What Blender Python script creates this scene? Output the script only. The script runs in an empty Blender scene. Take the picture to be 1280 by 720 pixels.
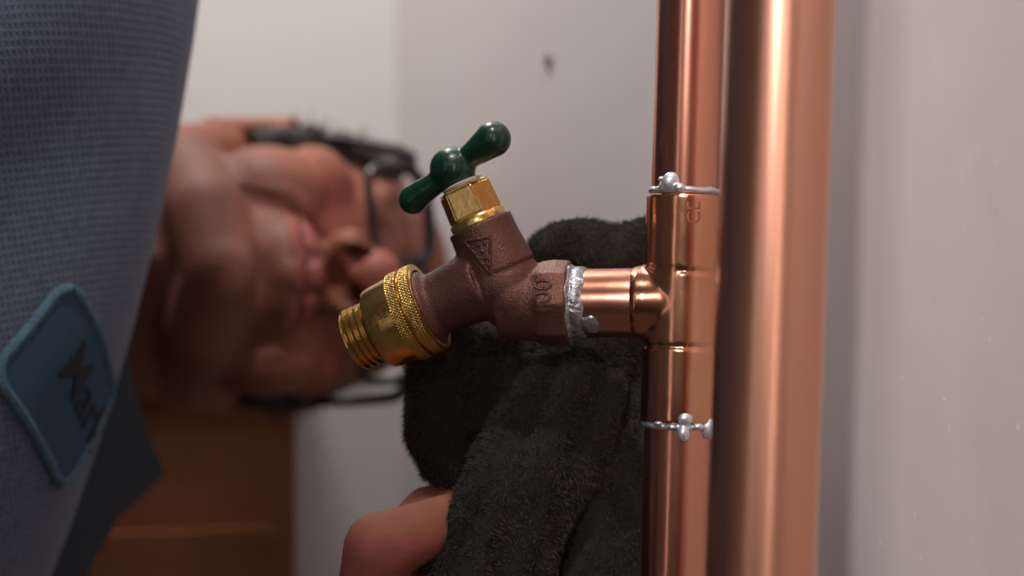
import bpy, bmesh, math, random
from mathutils import Vector, Matrix, noise
from mathutils.bvhtree import BVHTree
random.seed(7)
scene = bpy.context.scene
COL = scene.collection
FPX = 60.0 / 36.0 * 1280.0
CZ = 1.0

# ---------------------------------------------------------------- camera
cam_data = bpy.data.cameras.new('camera')
cam_data.lens = 60.0
cam_data.sensor_width = 36.0
cam_data.clip_start = 0.02
cam_data.dof.use_dof = True
cam_data.dof.focus_distance = 0.545
cam_data.dof.aperture_fstop = 6.3
cam = bpy.data.objects.new('camera', cam_data)
COL.objects.link(cam)
cam.location = (0, 0, CZ)
cam.rotation_euler = (math.radians(90), 0, 0)
scene.camera = cam

# ---------------------------------------------------------------- world, lamps, exposure
world = bpy.data.worlds.new('world')
scene.world = world
world.use_nodes = True
world.node_tree.nodes['Background'].inputs[0].default_value = (0.75, 0.78, 0.85, 1)
world.node_tree.nodes['Background'].inputs[1].default_value = 0.03

def area(name, loc, target, sx, sy, energy, color, spread=180):
    d = bpy.data.lights.new(name, 'AREA')
    d.shape = 'RECTANGLE'; d.size = sx; d.size_y = sy
    d.energy = energy; d.color = color
    d.spread = math.radians(spread)
    o = bpy.data.objects.new(name, d); COL.objects.link(o)
    o.location = loc
    v = Vector(target) - Vector(loc)
    o.rotation_euler = v.to_track_quat('-Z', 'Y').to_euler()
    return o
area('key_lamp', (-0.05, 0.05, 1.95), (0.0, 0.7, 1.0), 0.05, 0.05, 5.0, (1.0, 0.94, 0.90))
area('side_window_light', (-1.05, -1.0, 1.30), (0.05, 0.6, 1.0), 0.11, 1.6, 1.0, (0.98, 0.88, 0.93))
area('strip_lamp', (0.16, -0.75, 1.15), (0.05, 0.6, 1.0), 0.03, 0.9, 1.3, (1.0, 0.86, 0.78))
area('ceiling_lamp', (-0.30, 0.95, 2.0), (-0.2, 1.05, 1.0), 0.3, 0.3, 8.0, (1.0, 0.98, 0.97))
sd = bpy.data.lights.new('wall_fill_spot', 'SPOT')  # added spot without a known source, brightens the right wall
sd.energy = 58; sd.color = (1.0, 0.93, 0.92); sd.spot_size = math.radians(16); sd.spot_blend = 0.7; sd.shadow_soft_size = 0.045
so_ = bpy.data.objects.new('wall_fill_spot', sd); COL.objects.link(so_)
so_.location = (-0.33, -1.1, 1.6)
so_.rotation_euler = (Vector((0.205, 0.5, 0.96)) - Vector(so_.location)).to_track_quat('-Z', 'Y').to_euler()

scene.view_settings.view_transform = 'Standard'
scene.view_settings.look = 'None'
scene.view_settings.gamma = 1.0
scene.view_settings.exposure = 0.0
scene.view_settings.use_curve_mapping = False

# ---------------------------------------------------------------- helpers
def P(px, py, d):
    return Vector(((px - 640.0) / FPX * d, d, CZ - (py - 360.0) / FPX * d))
D0 = 0.551
def W(px, py, dd=0.0):
    return P(px, py, D0 + dd / 1000.0)
PX = D0 / FPX           # one photograph pixel in metres at the valve

def tag(o, label=None, cat=None, group=None, kind=None):
    if label: o['label'] = label
    if cat: o['category'] = cat
    if group: o['group'] = group
    if kind: o['kind'] = kind
    return o
def empty(name, loc):
    o = bpy.data.objects.new(name, None); COL.objects.link(o)
    o.location = loc; o.empty_display_size = 0.02
    return o
def obj(name, me_or_bm, material, parent=None, smooth=True, sharp=None):
    if sharp is None: sharp = isinstance(me_or_bm, bmesh.types.BMesh)
    if isinstance(me_or_bm, bmesh.types.BMesh):
        me = bpy.data.meshes.new(name); me_or_bm.to_mesh(me); me_or_bm.free()
    else:
        me = me_or_bm
    if smooth:
        me.polygons.foreach_set('use_smooth', [True] * len(me.polygons))
        if sharp: me.set_sharp_from_angle(angle=math.radians(35))
    if material:
        me.materials.clear(); me.materials.append(material)
    o = bpy.data.objects.new(name, me); COL.objects.link(o)
    if parent:
        o.parent = parent
        q = parent; off = Vector((0, 0, 0))
        while q:
            off += q.location; q = q.parent
        o.location = -off + Vector((0, 0, 0))
    return o

def frame_from_axis(a):
    a = Vector(a).normalized()
    up = Vector((0, -1, 0)) if abs(a.y) < 0.9 else Vector((0, 0, 1))
    x = a.cross(up).normalized()
    y = x.cross(a).normalized()      # roughly towards the camera
    return x, y, a

def lathe(bm, prof, origin, axis, n=64, rfun=None, cap=True, ph=0.0):
    """prof: [(t, r)] metres along axis"""
    x, y, a = frame_from_axis(axis)
    rings = []
    for t, r in prof:
        ring = []
        for i in range(n):
            th = 2 * math.pi * i / n + ph
            rr = r + (rfun(t, th) if rfun else 0.0)
            ring.append(bm.verts.new(Vector(origin) + a * t + (x * math.cos(th) + y * math.sin(th)) * rr))
        rings.append(ring)
    for k in range(len(rings) - 1):
        A, B = rings[k], rings[k + 1]
        for i in range(n):
            j = (i + 1) % n
            bm.faces.new((A[i], A[j], B[j], B[i]))
    if cap:
        bm.faces.new(rings[0][::-1]); bm.faces.new(rings[-1])
    return rings

def ellipsoid(bm, c, r, rot=None, nu=24, nv=14):
    c = Vector(c)
    R = rot or Matrix.Identity(3)
    rows = []
    for j in range(1, nv):
        ph = math.pi * j / nv
        rows.append([bm.verts.new(c + R @ Vector((r[0] * math.sin(ph) * math.cos(2 * math.pi * i / nu),
                     r[1] * math.sin(ph) * math.sin(2 * math.pi * i / nu), r[2] * math.cos(ph)))) for i in range(nu)])
    top = bm.verts.new(c + R @ Vector((0, 0, r[2]))); bot = bm.verts.new(c + R @ Vector((0, 0, -r[2])))
    for k in range(len(rows) - 1):
        for i in range(nu):
            j = (i + 1) % nu
            bm.faces.new((rows[k][i], rows[k + 1][i], rows[k + 1][j], rows[k][j]))
    for i in range(nu):
        j = (i + 1) % nu
        bm.faces.new((top, rows[0][i], rows[0][j])); bm.faces.new((bot, rows[-1][j], rows[-1][i]))

def capsule(bm, p1, r1, p2, r2, n=20):
    p1 = Vector(p1); p2 = Vector(p2)
    d = p2 - p1; L = d.length
    if L < 1e-7:
        ellipsoid(bm, p1, (r1, r1, r1)); return
    prof = []
    for k in range(1, 6):
        a = math.pi / 2 * (1 - k / 6.0)
        prof.append((-r1 * math.sin(a), r1 * math.cos(a)))
    m = 4
    for k in range(m + 1):
        prof.append((L * k / m, r1 + (r2 - r1) * k / m))
    for k in range(1, 6):
        a = math.pi / 2 * k / 6.0
        prof.append((L + r2 * math.sin(a), r2 * math.cos(a)))
    prof = sorted(prof, key=lambda q: q[0])
    lathe(bm, prof, p1, d, n)

def chain(bm, pts, n=20):
    """pts: [(Vector, radius)]"""
    for (a, ra), (b, rb) in zip(pts[:-1], pts[1:]):
        capsule(bm, a, ra, b, rb, n)

def box(bm, c, s, R=None):
    R = R or Matrix.Identity(3)
    v = [bm.verts.new(Vector(c) + R @ Vector((sx * s[0] / 2, sy * s[1] / 2, sz * s[2] / 2)))
         for sx in (-1, 1) for sy in (-1, 1) for sz in (-1, 1)]
    for f in ((0, 1, 3, 2), (4, 6, 7, 5), (0, 4, 5, 1), (2, 3, 7, 6), (0, 2, 6, 4), (1, 5, 7, 3)):
        bm.faces.new([v[i] for i in f])

def remesh(bm, voxel, smooth=4, factor=0.5):
    """melt all the overlapping shapes of a bmesh into one continuous skin"""
    bmesh.ops.recalc_face_normals(bm, faces=bm.faces)
    me = bpy.data.meshes.new('tmp'); bm.to_mesh(me); bm.free()
    o = bpy.data.objects.new('tmp', me); COL.objects.link(o)
    m = o.modifiers.new('r', 'REMESH'); m.mode = 'VOXEL'; m.voxel_size = voxel; m.adaptivity = 0
    if smooth:
        s = o.modifiers.new('s', 'SMOOTH'); s.factor = factor; s.iterations = smooth
    dg = bpy.context.evaluated_depsgraph_get()
    out = bpy.data.meshes.new_from_object(o.evaluated_get(dg))
    bpy.data.objects.remove(o); bpy.data.meshes.remove(me)
    return out

def displace(me, fn):
    """fn(co, normal) -> new co"""
    nor = [v.normal.copy() for v in me.vertices]
    for v, nn in zip(me.vertices, nor):
        v.co = fn(v.co, nn)
    me.update()

def tube(bm, pts, r, n=10, closed=False):
    pts = [Vector(p) for p in pts]
    m = len(pts); rings = []
    for k in range(m):
        a = pts[k - 1] if (k > 0 or closed) else pts[k]
        b = pts[(k + 1) % m] if (k < m - 1 or closed) else pts[k]
        x, y, _ = frame_from_axis(b - a)
        rr = r[k] if isinstance(r, (list, tuple)) else r
        rings.append([bm.verts.new(pts[k] + (x * math.cos(2 * math.pi * i / n) + y * math.sin(2 * math.pi * i / n)) * rr) for i in range(n)])
    rng = range(m if closed else m - 1)
    for k in rng:
        A, B = rings[k], rings[(k + 1) % m]
        for i in range(n):
            j = (i + 1) % n
            bm.faces.new((A[i], A[j], B[j], B[i]))
    if not closed:
        bm.faces.new(rings[0][::-1]); bm.faces.new(rings[-1])

def text_mesh(body, size, extrude=0.0, bevel=0.0, bold=0.0, shear=0.0):
    cu = bpy.data.curves.new('t', 'FONT')
    cu.body = body; cu.size = size; cu.extrude = extrude; cu.bevel_depth = bevel; cu.offset = bold; cu.shear = shear
    cu.align_x = 'CENTER'; cu.align_y = 'CENTER'; cu.resolution_u = 6
    o = bpy.data.objects.new('t', cu); COL.objects.link(o)
    dg = bpy.context.evaluated_depsgraph_get()
    me = bpy.data.meshes.new_from_object(o.evaluated_get(dg))
    bpy.data.objects.remove(o); bpy.data.curves.remove(cu)
    return me

def wrap_mesh(me, c, T, U, N, bvh, lift, thick=0.0, sub=0.0015):
    """lay a flat mesh (x along T, y along U, z along N) onto a surface"""
    bm = bmesh.new(); bm.from_mesh(me)
    for _ in range(3):
        long = [e for e in bm.edges if e.calc_length() > sub * 2]
        if not long: break
        bmesh.ops.subdivide_edges(bm, edges=long, cuts=1)
    bmesh.ops.triangulate(bm, faces=bm.faces)
    for v in bm.verts:
        p = c + T * v.co.x + U * v.co.y
        hit = bvh.ray_cast(p + N * 0.03, -N, 0.3)
        if hit[0] is None:
            hit = bvh.find_nearest(p)
        h, hn = hit[0], hit[1]
        if hn.dot(N) < 0 and hn.dot(N) < -0.2: hn = -hn
        v.co = h + hn * (lift + v.co.z)
    out = bpy.data.meshes.new('w'); bm.to_mesh(out); bm.free()
    return out

# ---------------------------------------------------------------- materials
def nodes_of(name):
    m = bpy.data.materials.new(name); m.use_nodes = True
    nt = m.node_tree
    return m, nt, nt.nodes['Principled BSDF']
def mat(name, base, rough=0.5, metal=0.0, noise_scale=None, noise_amt=0.0, color2=None, bump=0.0, bump_scale=None,
        stretch=(1, 1, 1), coat=0.0, spec=0.5, rough_var=0.0):
    m, nt, b = nodes_of(name)
    b.inputs['Base Color'].default_value = (*base, 1)
    b.inputs['Roughness'].default_value = rough
    b.inputs['Metallic'].default_value = metal
    b.inputs['Specular IOR Level'].default_value = spec
    b.inputs['Coat Weight'].default_value = coat
    tc = nt.nodes.new('ShaderNodeTexCoord'); mp = nt.nodes.new('ShaderNodeMapping')
    mp.inputs['Scale'].default_value = stretch
    nt.links.new(tc.outputs['Object'], mp.inputs[0])
    if noise_scale:
        n = nt.nodes.new('ShaderNodeTexNoise'); n.inputs['Scale'].default_value = noise_scale; n.inputs['Detail'].default_value = 5
        nt.links.new(mp.outputs[0], n.inputs['Vector'])
        if color2:
            r = nt.nodes.new('ShaderNodeValToRGB')
            r.color_ramp.elements[0].position = 0.5 - noise_amt; r.color_ramp.elements[1].position = 0.5 + noise_amt
            r.color_ramp.elements[0].color = (*base, 1); r.color_ramp.elements[1].color = (*color2, 1)
            nt.links.new(n.outputs['Fac'], r.inputs[0]); nt.links.new(r.outputs[0], b.inputs['Base Color'])
        if rough_var:
            mr = nt.nodes.new('ShaderNodeMapRange')
            mr.inputs[3].default_value = rough - rough_var; mr.inputs[4].default_value = rough + rough_var
            mr.inputs[1].default_value = 0.3; mr.inputs[2].default_value = 0.7
            nt.links.new(n.outputs['Fac'], mr.inputs[0]); nt.links.new(mr.outputs[0], b.inputs['Roughness'])
    if bump:
        n2 = nt.nodes.new('ShaderNodeTexNoise'); n2.inputs['Scale'].default_value = bump_scale; n2.inputs['Detail'].default_value = 4
        nt.links.new(mp.outputs[0], n2.inputs['Vector'])
        bp = nt.nodes.new('ShaderNodeBump'); bp.inputs['Strength'].default_value = bump; bp.inputs['Distance'].default_value = 0.001
        nt.links.new(n2.outputs['Fac'], bp.inputs['Height']); nt.links.new(bp.outputs[0], b.inputs['Normal'])
    return m

M = {}
M['wall'] = mat('painted_wall', (0.68, 0.62, 0.605), 0.5, noise_scale=6, noise_amt=0.25, color2=(0.72, 0.66, 0.645), bump=0.5, bump_scale=60, stretch=(1, 1, 0.45))
M['wall_back'] = mat('painted_back_wall', (0.74, 0.725, 0.69), 0.6, noise_scale=4, noise_amt=0.3, color2=(0.77, 0.755, 0.72))
M['floor'] = mat('floor_concrete', (0.22, 0.19, 0.17), 0.7, noise_scale=9, noise_amt=0.3, color2=(0.27, 0.24, 0.21))
M['ceiling'] = mat('ceiling_paint', (0.42, 0.41, 0.40), 0.8)
M['copper'] = mat('copper', (0.66, 0.26, 0.175), 0.24, 1.0, noise_scale=22, noise_amt=0.35, color2=(0.74, 0.34, 0.235), stretch=(1, 1, 0.25), rough_var=0.05, bump=0.06, bump_scale=120)
M['copper_big'] = mat('copper_big', (0.68, 0.32, 0.22), 0.32, 1.0, noise_scale=14, noise_amt=0.35, color2=(0.75, 0.37, 0.25), stretch=(1, 1, 0.2), rough_var=0.04)
M['copper_tee'] = mat('copper_tee', (0.62, 0.24, 0.15), 0.2, 1.0, noise_scale=45, noise_amt=0.2, color2=(0.72, 0.36, 0.20), stretch=(1, 1, 0.5), rough_var=0.06, bump=0.1, bump_scale=200)
M['solder'] = mat('solder', (0.50, 0.53, 0.56), 0.33, 0.9, noise_scale=420, noise_amt=0.2, color2=(0.22, 0.22, 0.22), bump=0.6, bump_scale=500)
M['solder_smooth'] = mat('solder_smooth', (0.62, 0.66, 0.70), 0.36, 0.75, bump=0.2, bump_scale=300)
M['bronze'] = mat('cast_bronze', (0.155, 0.064, 0.040), 0.42, 0.55, noise_scale=60, noise_amt=0.2, color2=(0.115, 0.046, 0.042), bump=0.35, bump_scale=1500, rough_var=0.06)
M['bronze_dark'] = mat('cast_bronze_recess', (0.12, 0.045, 0.040), 0.55, 0.5, bump=0.9, bump_scale=700)
M['brass'] = mat('brass', (0.76, 0.50, 0.16), 0.26, 1.0, noise_scale=120, noise_amt=0.3, color2=(0.82, 0.58, 0.22), rough_var=0.05, bump=0.1, bump_scale=600)
M['brass_dark'] = mat('brass_breaker', (0.62, 0.38, 0.10), 0.27, 1.0, noise_scale=100, noise_amt=0.3, color2=(0.68, 0.44, 0.14), rough_var=0.05, bump=0.12, bump_scale=700)
M['green'] = mat('green_paint', (0.0015, 0.036, 0.019), 0.33, 0.0, bump=0.15, bump_scale=500, coat=0.3)
M['screw'] = mat('screw_metal', (0.62, 0.58, 0.52), 0.4, 0.7, bump=0.3, bump_scale=900)
M['washer'] = mat('white_washer', (0.6, 0.58, 0.54), 0.5)
M['towel'] = mat('towel_fleece', (0.020, 0.018, 0.015), 0.95, 0, noise_scale=70, noise_amt=0.25, color2=(0.030, 0.027, 0.021), bump=0.8, bump_scale=700, spec=0.1)
M['pile'] = mat('towel_pile', (0.042, 0.036, 0.026), 0.9, 0, noise_scale=60, noise_amt=0.3, color2=(0.074, 0.063, 0.045), spec=0.15)
M['hair'] = mat('dark_hair', (0.018, 0.014, 0.012), 0.6, bump=0.8, bump_scale=400)
M['frame'] = mat('black_frame', (0.012, 0.012, 0.014), 0.3)
M['wood'] = mat('orange_wood', (0.26, 0.085, 0.022), 0.6, noise_scale=5, noise_amt=0.25, color2=(0.21, 0.065, 0.018), stretch=(1, 1, 5))
M['collar'] = mat('collar_cloth', (0.030, 0.038, 0.052), 0.85, bump=0.4, bump_scale=900)
M['patch'] = mat('patch_cloth', (0.045, 0.095, 0.165), 0.8, bump=0.6, bump_scale=1500, spec=0.2)
M['patch_edge'] = mat('patch_edge', (0.12, 0.22, 0.30), 0.7, noise_scale=500, noise_amt=0.1, color2=(0.07, 0.15, 0.22), bump=0.8, bump_scale=1200, spec=0.2)
M['thread'] = mat('navy_thread', (0.008, 0.010, 0.018), 0.7)
M['trousers'] = mat('trouser_cloth', (0.03, 0.03, 0.035), 0.85)
M['shoe'] = mat('shoe_leather', (0.03, 0.02, 0.015), 0.5)
M['nail'] = mat('finger_nail', (0.55, 0.28, 0.22), 0.3)

def shirt_material():
    m, nt, b = nodes_of('waffle_shirt')
    N, L = nt.nodes, nt.links
    tc = N.new('ShaderNodeTexCoord'); mp = N.new('ShaderNodeMapping')
    mp.inputs['Rotation'].default_value = (0, math.radians(14), math.radians(-25))
    L.new(tc.outputs['Object'], mp.inputs[0])
    w = []
    for ax, sc in (('X', 135), ('Z', 110)):
        t = N.new('ShaderNodeTexWave'); t.wave_type = 'BANDS'; t.bands_direction = ax
        t.inputs['Scale'].default_value = sc; t.inputs['Distortion'].default_value = 0.6
        t.inputs['Detail'].default_value = 1; t.inputs['Detail Scale'].default_value = 0.4
        L.new(mp.outputs[0], t.inputs['Vector']); w.append(t)
    mx = N.new('ShaderNodeMath'); mx.operation = 'MAXIMUM'
    L.new(w[0].outputs['Fac'], mx.inputs[0]); L.new(w[1].outputs['Fac'], mx.inputs[1])
    n = N.new('ShaderNodeTexNoise'); n.inputs['Scale'].default_value = 260; L.new(tc.outputs['Object'], n.inputs['Vector'])
    mu = N.new('ShaderNodeMath'); mu.operation = 'MULTIPLY'; L.new(mx.outputs[0], mu.inputs[0]); L.new(n.outputs['Fac'], mu.inputs[1])
    r = N.new('ShaderNodeValToRGB')
    r.color_ramp.elements[0].position = 0.15; r.color_ramp.elements[0].color = (0.072, 0.094, 0.150, 1)
    r.color_ramp.elements[1].position = 0.75; r.color_ramp.elements[1].color = (0.140, 0.175, 0.260, 1)
    L.new(mu.outputs[0], r.inputs[0]); L.new(r.outputs[0], b.inputs['Base Color'])
    bp = N.new('ShaderNodeBump'); bp.inputs['Strength'].default_value = 0.5; bp.inputs['Distance'].default_value = 0.0005
    L.new(mx.outputs[0], bp.inputs['Height']); L.new(bp.outputs[0], b.inputs['Normal'])
    b.inputs['Roughness'].default_value = 0.85; b.inputs['Specular IOR Level'].default_value = 0.2
    b.inputs['Sheen Weight'].default_value = 0.15
    return m
M['shirt'] = shirt_material()

def skin_material():
    m, nt, b = nodes_of('skin')
    N, L = nt.nodes, nt.links
    a = N.new('ShaderNodeAttribute'); a.attribute_name = 'tone'
    tc = N.new('ShaderNodeTexCoord')
    n = N.new('ShaderNodeTexNoise'); n.inputs['Scale'].default_value = 90; n.inputs['Detail'].default_value = 4
    L.new(tc.outputs['Object'], n.inputs['Vector'])
    mr = N.new('ShaderNodeMapRange'); mr.inputs[3].default_value = 0.86; mr.inputs[4].default_value = 1.12
    L.new(n.outputs['Fac'], mr.inputs[0])
    vm = N.new('ShaderNodeVectorMath'); vm.operation = 'SCALE'
    L.new(a.outputs['Color'], vm.inputs[0]); L.new(mr.outputs[0], vm.inputs['Scale'])
    L.new(vm.outputs[0], b.inputs['Base Color'])
    b.inputs['Roughness'].default_value = 0.62
    b.inputs['Specular IOR Level'].default_value = 0.3
    b.inputs['Subsurface Weight'].default_value = 0.15
    b.inputs['Subsurface Radius'].default_value = (1.0, 0.35, 0.2)
    b.inputs['Subsurface Scale'].default_value = 0.004
    n2 = N.new('ShaderNodeTexNoise'); n2.inputs['Scale'].default_value = 500
    L.new(tc.outputs['Object'], n2.inputs['Vector'])
    bp = N.new('ShaderNodeBump'); bp.inputs['Strength'].default_value = 0.25; bp.inputs['Distance'].default_value = 0.0006
    L.new(n2.outputs['Fac'], bp.inputs['Height']); L.new(bp.outputs[0], b.inputs['Normal'])
    return m
M['skin'] = skin_material()

def lens_material():
    m = bpy.data.materials.new('spectacle_glass'); m.use_nodes = True
    nt = m.node_tree; nt.nodes.clear()
    o = nt.nodes.new('ShaderNodeOutputMaterial'); mix = nt.nodes.new('ShaderNodeMixShader')
    t = nt.nodes.new('ShaderNodeBsdfTransparent'); g = nt.nodes.new('ShaderNodeBsdfGlossy')
    t.inputs[0].default_value = (0.93, 0.90, 0.92, 1)
    g.inputs['Roughness'].default_value = 0.03
    fr = nt.nodes.new('ShaderNodeFresnel'); fr.inputs[0].default_value = 1.25
    nt.links.new(fr.outputs[0], mix.inputs[0]); nt.links.new(t.outputs[0], mix.inputs[1]); nt.links.new(g.outputs[0], mix.inputs[2])
    nt.links.new(mix.outputs[0], o.inputs[0])
    return m
M['lens'] = lens_material()

# ---------------------------------------------------------------- room
C0 = Vector((-0.0846, 1.24, 0)); E1 = Vector((-0.9578, -0.2873, 0)); E2 = Vector((0.2873, -0.9578, 0))
def room(a, b, z=0.0):
    v = C0 + E1 * a + E2 * b
    return Vector((v.x, v.y, z))
RL, RD, RH, TK = 2.6, 3.4, 2.4, 0.08
RR = Matrix((E1, E2, Vector((0, 0, 1)))).transposed()
def slab(name, a0, a1, b0, b1, z0, z1, m):
    bm = bmesh.new()
    box(bm, room((a0 + a1) / 2, (b0 + b1) / 2, (z0 + z1) / 2), (a1 - a0, b1 - b0, z1 - z0), RR)
    bmesh.ops.recalc_face_normals(bm, faces=bm.faces)
    return tag(obj(name, bm, m, smooth=False), kind='structure')
slab('floor', -TK, RL + TK, -TK, RD + TK, -TK, 0, M['floor'])
slab('ceiling', -TK, RL + TK, -TK, RD + TK, RH, RH + TK, M['ceiling'])
slab('wall_right', -TK, 0, -TK, RD, 0, RH, M['wall'])
slab('wall_back', 0, RL, -TK, 0, 0, RH, M['wall_back'])
slab('wall_left', RL, RL + TK, -TK, RD, 0, RH, M['ceiling'])
slab('wall_front', -TK, RL + TK, RD, RD + TK, 0, RH, M['ceiling'])

# points on the right wall seen at a pixel
def on_wall(px, py):
    s = (px - 640.0) / FPX
    # (s*d, d) on line C0 + E2*t
    # s*d = C0.x + E2.x*t ; d = C0.y + E2.y*t
    t = (C0.x - s * C0.y) / (s * E2.y - E2.x)
    d = C0.y + E2.y * t
    return P(px, py, d)
# small nail head and paint drips standing proud of the wall
wall_n = E1
bm = bmesh.new(); c = on_wall(687, 75)
lathe(bm, [(-0.004, 0.0025), (0.0012, 0.0042), (0.0022, 0.003)], c, wall_n, 20)
tag(obj('nail', bm, mat('old_nail', (0.30, 0.24, 0.22), 0.6), None), 'small dull nail head in the wall above the faucet handle', 'nail')
bm = bmesh.new()
wr = bpy.data.objects['wall_right']
for _ in range(46):
    px = random.uniform(1075, 1278); py = random.uniform(330, 715) if random.random() < 0.85 else random.uniform(90, 330)
    c = on_wall(px, py); L = random.uniform(0.002, 0.006)
    q0 = c + Vector((0, 0, L)) + E2 * random.uniform(-.0015, .0015); q1 = c - Vector((0, 0, L))
    tube(bm, [q0 - E1 * 0.0009, (q0 + q1) / 2 - E1 * 0.0006, q1 - E1 * 0.0009], [0.0003, random.uniform(0.0006, 0.0009), 0.0005], 8)
for cy, rr in ((205, 42), (330, 55), (430, 40)):
    pts = []
    for k in range(15):
        a = math.radians(-80 + k * 10)
        pts.append(on_wall(1036 + 28 * math.cos(a), cy + rr * math.sin(a)) - E1 * 0.0003)
    tube(bm, pts, 0.00032, 6)
tag(obj('paint_drips', bm, M['wall'], wr), kind='stuff')

# wooden cabinet against the back wall, lower left
root = P(372, 720, 1.46)
s = (372 - 640) / FPX
ca = None
for k in range(2000):                       # distance along the back wall of the cabinet's right front edge
    a = k / 2000.0
    v = room(a, 0.07)
    if v.x / v.y < s:
        ca = a; break
cab = empty('wooden_cabinet', room(ca + 0.3, 0.035))
tag(cab, 'orange brown wooden cabinet standing against the back wall below the head', 'cabinet')
bm = bmesh.new(); box(bm, room(ca + 0.3, 0.033, 0.47), (0.6, 0.062, 0.94), RR)
bmesh.ops.recalc_face_normals(bm, faces=bm.faces)
obj('body', bm, M['wood'], cab, False)
bm = bmesh.new(); box(bm, room(ca + 0.3, 0.036, 0.952), (0.63, 0.07, 0.022), RR)
obj('top', bm, M['wood'], cab, False)
for k in range(2):
    x0 = ca + 0.155 + 0.29 * k
    bm = bmesh.new(); box(bm, room(x0, 0.0705, 0.44), (0.28, 0.012, 0.80), RR)
    bmesh.ops.bevel(bm, geom=bm.edges[:], offset=0.004, segments=2)
    dd = obj('door', bm, M['wood'], cab, False)
    bm = bmesh.new(); ellipsoid(bm, room(x0 + (0.1 if k == 0 else -0.1), 0.084, 0.6), (0.011, 0.011, 0.011))
    obj('knob', bm, M['brass'], dd)

# ---------------------------------------------------------------- copper pipes
def pipe_axis(cx, cy, slope, depth):
    c = P(cx, cy, depth)
    d = Vector((slope, 0, 1)).normalized()
    return c, d
def at_z(c, d, z): return c + d * ((z - c.z) / d.z)

c1, d1 = pipe_axis(853, 380, 0.029, D0)
c2, d2 = pipe_axis(963, 380, 0.035, 0.46)
# nearer, thicker pipe
bm = bmesh.new()
p0 = at_z(c2, d2, 0.0); L = (at_z(c2, d2, RH) - p0).length
R2 = 68 * 0.46 / FPX
lathe(bm, [(k * L / 12, R2) for k in range(13)], p0, d2, 96)
o = obj('thick_copper_pipe', bm, M['copper_big'])
tag(o, 'thicker plain copper pipe, the nearest, in front of the tee and right of it', 'pipe')

# thin pipe with tee
pipe = empty('copper_pipe', at_z(c1, d1, 0.0))
tag(pipe, 'thinner copper pipe with a soldered tee and side stub holding the faucet', 'pipe')
def t_at(py):                                   # distance along the axis from c1 for a picture row
    return (CZ - (py - 360) / FPX * D0 - c1.z) / d1.z
RP = 43 * PX
bm = bmesh.new()
tl = t_at(243); th = (RH - c1.z) / d1.z
lathe(bm, [(tl - 0.012 + (th - tl + 0.012) * k / 8, RP) for k in range(9)], c1, d1, 96)
obj('pipe_length', bm, M['copper'], pipe)
bm = bmesh.new()
tb = t_at(526); t0 = (0 - c1.z) / d1.z
lathe(bm, [(t0 + (tb + 0.012 - t0) * k / 8, RP) for k in range(9)], c1, d1, 96)
obj('pipe_length', bm, M['copper'], pipe)
# tee : upper cup, belly, lower cup
h = Vector((-1, 0.20, 0.0)).normalized()
h = (h + Vector((0, 0, -0.01))).normalized()
bc = at_z(c1, d1, P(853, 378, D0).z)
RT = 48.5 * PX
bm = bmesh.new()
def T(py): return t_at(py)
prof = [(T(527), RT - 0.0008), (T(526), RT), (T(470), RT), (T(436), RT), (T(433), RT - 0.0005), (T(431), RT - 0.0005), (T(428), RT), (T(380), RT),
        (T(343), RT), (T(340), RT - 0.0005), (T(338), RT - 0.0005), (T(335), RT), (T(300), RT), (T(246), RT), (T(244.5), RT - 0.0002), (T(243.5), RT - 0.0012)]
lathe(bm, prof, c1, d1, 128)
lathe(bm, [(0.0, 45 * PX), (0.016, 45 * PX)], bc, h, 96)
lathe(bm, [(0.002, 46.5 * PX), (50 * PX, 46.5 * PX)] + [(56.5 * PX, 46.5 * PX)] + [(57.5 * PX, 45.5 * PX)], bc, h, 96)
me = remesh(bm, 0.0005, 3)
_b = bmesh.new(); _b.from_mesh(me)
lx = P(799, 0, D0).x; hx = P(846, 0, D0).x; zc = bc.z
jv = [v for v in _b.verts if lx < v.co.x < hx and abs(v.co.z - zc) < 47 * PX and v.co.x - lx > 0.0]
for _ in range(22): bmesh.ops.smooth_vert(_b, verts=jv, factor=0.5, use_axis_x=True, use_axis_y=True, use_axis_z=True)
_b.to_mesh(me); _b.free(); me.update()
tee = obj('tee_fitting', me, M['copper_tee'], pipe)
bm = bmesh.new()
lathe(bm, [(0.006, 44.5 * PX), (54 * PX, 44.5 * PX), (57 * PX, 43.6 * PX), (60 * PX, 43.6 * PX)] +
      [((60 + 4 * k) * PX, 43.8 * PX) for k in range(1, 20)], bc, h, 96)
obj('stub', bm, M['copper'], pipe)

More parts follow.
